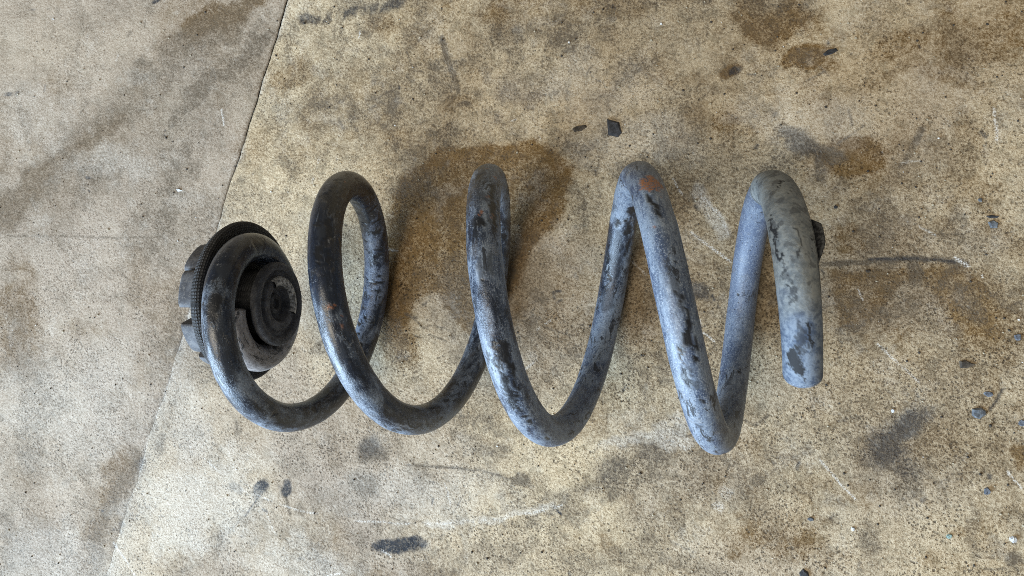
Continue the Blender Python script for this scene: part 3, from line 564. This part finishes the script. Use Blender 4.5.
# x measured from the seat's origin at the flange, + towards the spring
lathe('flange', dense(rnd([(.7,13.5),(.7,31),(2.4,34.6),(2.2,37.6),(-.2,38.4),(-3.6,36.6),(-4.4,20),(-4.4,13)], 1.0)), RBK, seat, 140)
lathe('back_body', dense(rnd([(-4.0,29.5),(-7.5,29.0),(-8.5,26),(-9.5,10),(-9.5,3)], 1.0)), RBD, seat)
def lug(ang, wdeg, x0, x1, r0, r1):
    nth = 12; th = np.radians(ang)+np.radians(np.linspace(-wdeg/2, wdeg/2, nth)); prof = rnd([(x0, r0), (x1, r0+1.2), (x1, r1-1.2), (x0, r1)], 1.5, 5)
    prof = np.array(prof); k = len(prof); nn = 0
    V = []
    for j, t in enumerate(th):
        sh = min(j, nth-1-j); s = [.92, .985, 1.0][min(sh, 2)]
        pc = np.array([(x0+x1)/2, (r0+r1)/2]); q = pc+(prof-pc)*np.array([s, s]); q[:, 0] = np.where(prof[:, 0] > x0-.5, x0, q[:, 0])
        for xx, r in q: V.append((xx, r*math.sin(t), r*math.cos(t)))
    F = grid_faces(nth, k); me = bpy.data.meshes.new('lug')
    faces = F.tolist()+[list(range(k))[::-1], list(range((nth-1)*k, nth*k))]
    me.from_pydata((np.array(V)*MM).tolist(), [], faces)
    import bmesh
    bm = bmesh.new(); bm.from_mesh(me); bmesh.ops.recalc_face_normals(bm, faces=bm.faces)
    uvl = bm.loops.layers.uv.new('UVMap')
    for f in bm.faces:
        f.smooth = len(f.verts) == 4
        for lp in f.loops:
            c = lp.vert.co; lp[uvl].uv = (math.atan2(c.y, c.z)*26, c.x/MM*.85)
    bm.to_mesh(me); bm.free(); return obj('lug', me, RBT, seat)
for i in range(9): lug(i*40+10+(2, -3, 1, 3, -2, 0, 2, -1, -3)[i], (31, 33, 29, 34, 30, 32, 28, 33, 30)[i], -4.2, -15.0+(.9, -.6, .2, 1.2, 0, -.8, .6, .3, -.4)[i], 19, 32.0+(.6, -.5, .3, -.8, 0, .5, -.3, .2, -.6)[i])
lathe('neck', dense(rnd([(.5,15.2),(14.5,15.0),(14.5,12)], .6)), RBK, seat)
cap = lathe('hub', dense(rnd([(13.2,14.2),(13.6,19.2),(15.2,20.0),(17.2,19.6),(18.2,18.0),(17.6,16.2),(15.4,15.2),(15.4,13.6),(17.2,12.8),(17.6,12.0),(17.4,8.6),(13.0,7.6),(12.0,1.0),(12.0,0.05)], .6), .9), RBH, seat, 96)
cap.location = (0, -1.2*MM, 0)
lathe('hub_ring', dense(rnd([(17.0,13.0),(18.9,12.2),(19.0,9.6),(17.2,8.6)], .6, 4), .8), RBW, cap, 60, a0=math.radians(55), a1=math.radians(205))
lathe('hub_boss', dense(rnd([(12.0,5.2),(15.0,4.8),(15.2,2.6),(13.4,2.2),(13.2,.05)], .5, 3), .8), RB, cap, 40)

# ------------------------------------------------------------------ loose chips and grit on the floor
CM_ = {'black': simple_mat('chip_black', (.018,.019,.022), (.05,.05,.055)), 'slate': simple_mat('chip_slate', (.07,.08,.095), (.17,.185,.20)),
       'blue': simple_mat('chip_blue', (.06,.068,.085), (.17,.185,.215)), 'white': simple_mat('chip_white', (.45,.46,.48), (.74,.74,.74)),
       'green': simple_mat('chip_green', (.16,.24,.22), (.34,.42,.38)), 'brown': simple_mat('chip_brown', (.03,.024,.018), (.085,.065,.045))}
def chip(outline_px, h, mat, seed, label, cat, group=None):
    r = random.Random(seed); P = [fl(*p) for p in outline_px]; cx = sum(p[0] for p in P)/len(P); cy = sum(p[1] for p in P)/len(P)
    n = len(P); V = []
    for z, s in ((-.25, 1.0), (h*.35, .97), (h*.7, .72)):
        for (x, y) in P: V.append(((x-cx)*s+r.uniform(-.12, .12), (y-cy)*s+r.uniform(-.12, .12), z*(1+r.uniform(-.25, .25)*(z > 0))))
    V.append((r.uniform(-.3, .3), r.uniform(-.3, .3), h*.75))
    F = []
    for l in range(2):
        for i in range(n): j = (i+1) % n; F.append((l*n+i, l*n+j, (l+1)*n+j, (l+1)*n+i))
    for i in range(n): F.append((2*n+i, 2*n+(i+1) % n, 3*n))
    F.append(tuple(range(n))[::-1])
    me = bpy.data.meshes.new('chip'); me.from_pydata([(a*MM, b*MM, c*MM) for a, b, c in V], [], F)
    import bmesh
    bm = bmesh.new(); bm.from_mesh(me); bmesh.ops.recalc_face_normals(bm, faces=bm.faces); bm.to_mesh(me); bm.free()
    o = obj(cat, me, CM_[mat]); o.location = (cx*MM, cy*MM, 0); o['label'] = label; o['category'] = cat.replace('_', ' ')
    if group: o['group'] = group
    return o
def oval(px, py, a, b, rot=0, n=8, seed=0):
    r = random.Random(seed*7+int(px)); c, s = math.cos(math.radians(rot)), math.sin(math.radians(rot)); out = []
    for i in range(n):
        t = 2*PI*i/n; q = r.uniform(.66, 1.0); x, y = a*q*math.cos(t), b*q*math.sin(t); out.append((px+x*c+y*s, py-x*s+y*c))
    return out
chip([(607,119),(613,121),(619,122),(622,133),(618,137),(608,135)], 1.5, 'black', 1, 'angular black chip above the fourth turn, largest of the upper floor', 'paint_chip')
chip([(572,129),(577,126),(586,125),(587,127),(581,131),(574,132)], 1.0, 'brown', 2, 'thin dark oval flake left of the angular black chip', 'paint_flake')
chip([(823,54),(828,50),(836,48),(838,51),(832,54),(825,56)], 1.3, 'black', 3, 'black sliver at the right end of the small oil stain', 'paint_chip')
chip([(988,222),(993,220),(998,223),(997,228),(991,228)], 1.2, 'slate', 4, 'flat slate grey chip near right edge of upper floor', 'stone_chip')
chip([(986,216),(992,215),(999,216),(997,218),(989,218)], .6, 'black', 41, 'thin dark fleck just above the flat slate chip', 'paint_flake')
chip(oval(980,200,3,2.2,0,7), .9, 'slate', 5, 'tiny grey stone above and left of slate chip', 'pebble')
chip(oval(978,413,9,6.5,-8,10,3), 1.6, 'slate', 6, 'dark grey flat pebble, biggest stone at the lower right', 'pebble')
chip(oval(987,491,4.2,4,0,8), 1.6, 'blue', 7, 'small blue grey pebble below the biggest stone', 'pebble')
chip(oval(1013,539,4.2,3.8,0,7), 2.0, 'white', 8, 'white pebble by the lower right corner', 'pebble')
chip(oval(949,536,4,3,0,7), 1.2, 'green', 9, 'pale green pebble left of the white one', 'pebble')
chip([(799,573),(803,569),(808,572),(809,578),(801,580)], 1.6, 'black', 10, 'black chip cut off by bottom edge of picture', 'paint_chip')
chip([(959,361),(966,360),(972,363),(976,364),(968,368),(960,368)], .9, 'brown', 11, 'dark brown flake right of the spring\'s free end', 'paint_flake')
chip(oval(1018,337,4.2,4.5,0,7), 1.1, 'blue', 12, 'small blue grey pebble at the tip of right oil stain', 'pebble')
chip(oval(1022,423,4,4,0,7), 1.2, 'blue', 13, 'pale blue pebble touching the right picture edge', 'pebble')
chip(oval(988,394,6,3.4,-10,8), .7, 'blue', 14, 'bluish flake just above the biggest lower right stone', 'paint_flake')
chip(oval(811,519,4,2.4,10,7), 1.0, 'slate', 16, 'grey crumb under the free end, low on the floor', 'pebble')
chip(oval(853,529,2.6,2.2,0,6), 1.2, 'white', 17, 'tiny whitish crumb right of the grey crumb', 'pebble')
chip(oval(868,271,3.4,2.0,0,7), .9, 'brown', 18, 'brown crumb under the dark line right of the spring', 'pebble')
chip(oval(836,207,2.6,2.0,0,6), .9, 'black', 19, 'small black crumb just right of the last turn', 'pebble')
chip(oval(179,190,3.2,1.6,-10,7), .7, 'white', 20, 'white crumb on left slab above the rubber seat', 'pebble')
chip(oval(738,264+2,2.2,2.0,0,6), .9, 'white', 21, 'white crumb between the fourth and fifth turns', 'pebble')
chip(oval(893,411,2,2.2,0,6), 1.0, 'white', 22, 'whitish crumb above the dark patch at lower right', 'pebble')
# fine grit, too much to count
def grit(n, seed):
    r = np.random.RandomState(seed); V = []; F = []; Cc = []
    pts = [fl(r.uniform(-20, 1044), r.uniform(-15, 590)) for _ in range(n)]
    oc = np.array([(1,0,0),(0,1,0),(-1,0,0),(0,-1,0),(0,0,1),(0,0,-1)], float)
    fc = [(0,1,4),(1,2,4),(2,3,4),(3,0,4),(1,0,5),(2,1,5),(3,2,5),(0,3,5)]
    for (x, y) in pts:
        s = .22+.34*r.rand()**3*1.6; a = r.rand()*PI; q = oc*s*r.uniform(.7, 1.3, (6, 3)); ca, sa = math.cos(a), math.sin(a)
        q = np.stack([q[:, 0]*ca-q[:, 1]*sa, q[:, 0]*sa+q[:, 1]*ca, q[:, 2]*.8], -1)+np.array([x, y, s*.3]); b0 = len(V)
        V.extend(q.tolist()); F.extend([tuple(b0+i for i in f) for f in fc]); Cc.extend([r.rand()]*6)
    me = mesh_np('grit', V, F, False); attr(me, 'shade', Cc); k = NT('grit_grains'); sh = k.att('shade').outputs['Fac']
    c = k.mix(k.ramp(sh, .55, .60), (.05, .042, .035), k.mix(k.ramp(sh, .95, .96), (.42, .36, .26), (.75, .73, .70)))
    k.put(k.b.inputs['Base Color'], c); k.b.inputs['Roughness'].default_value = .9
    return obj('grit', me, k.m, kind='stuff', label='fine dark and pale grit scattered over the floor', category='grit')
grit(1500, 4)
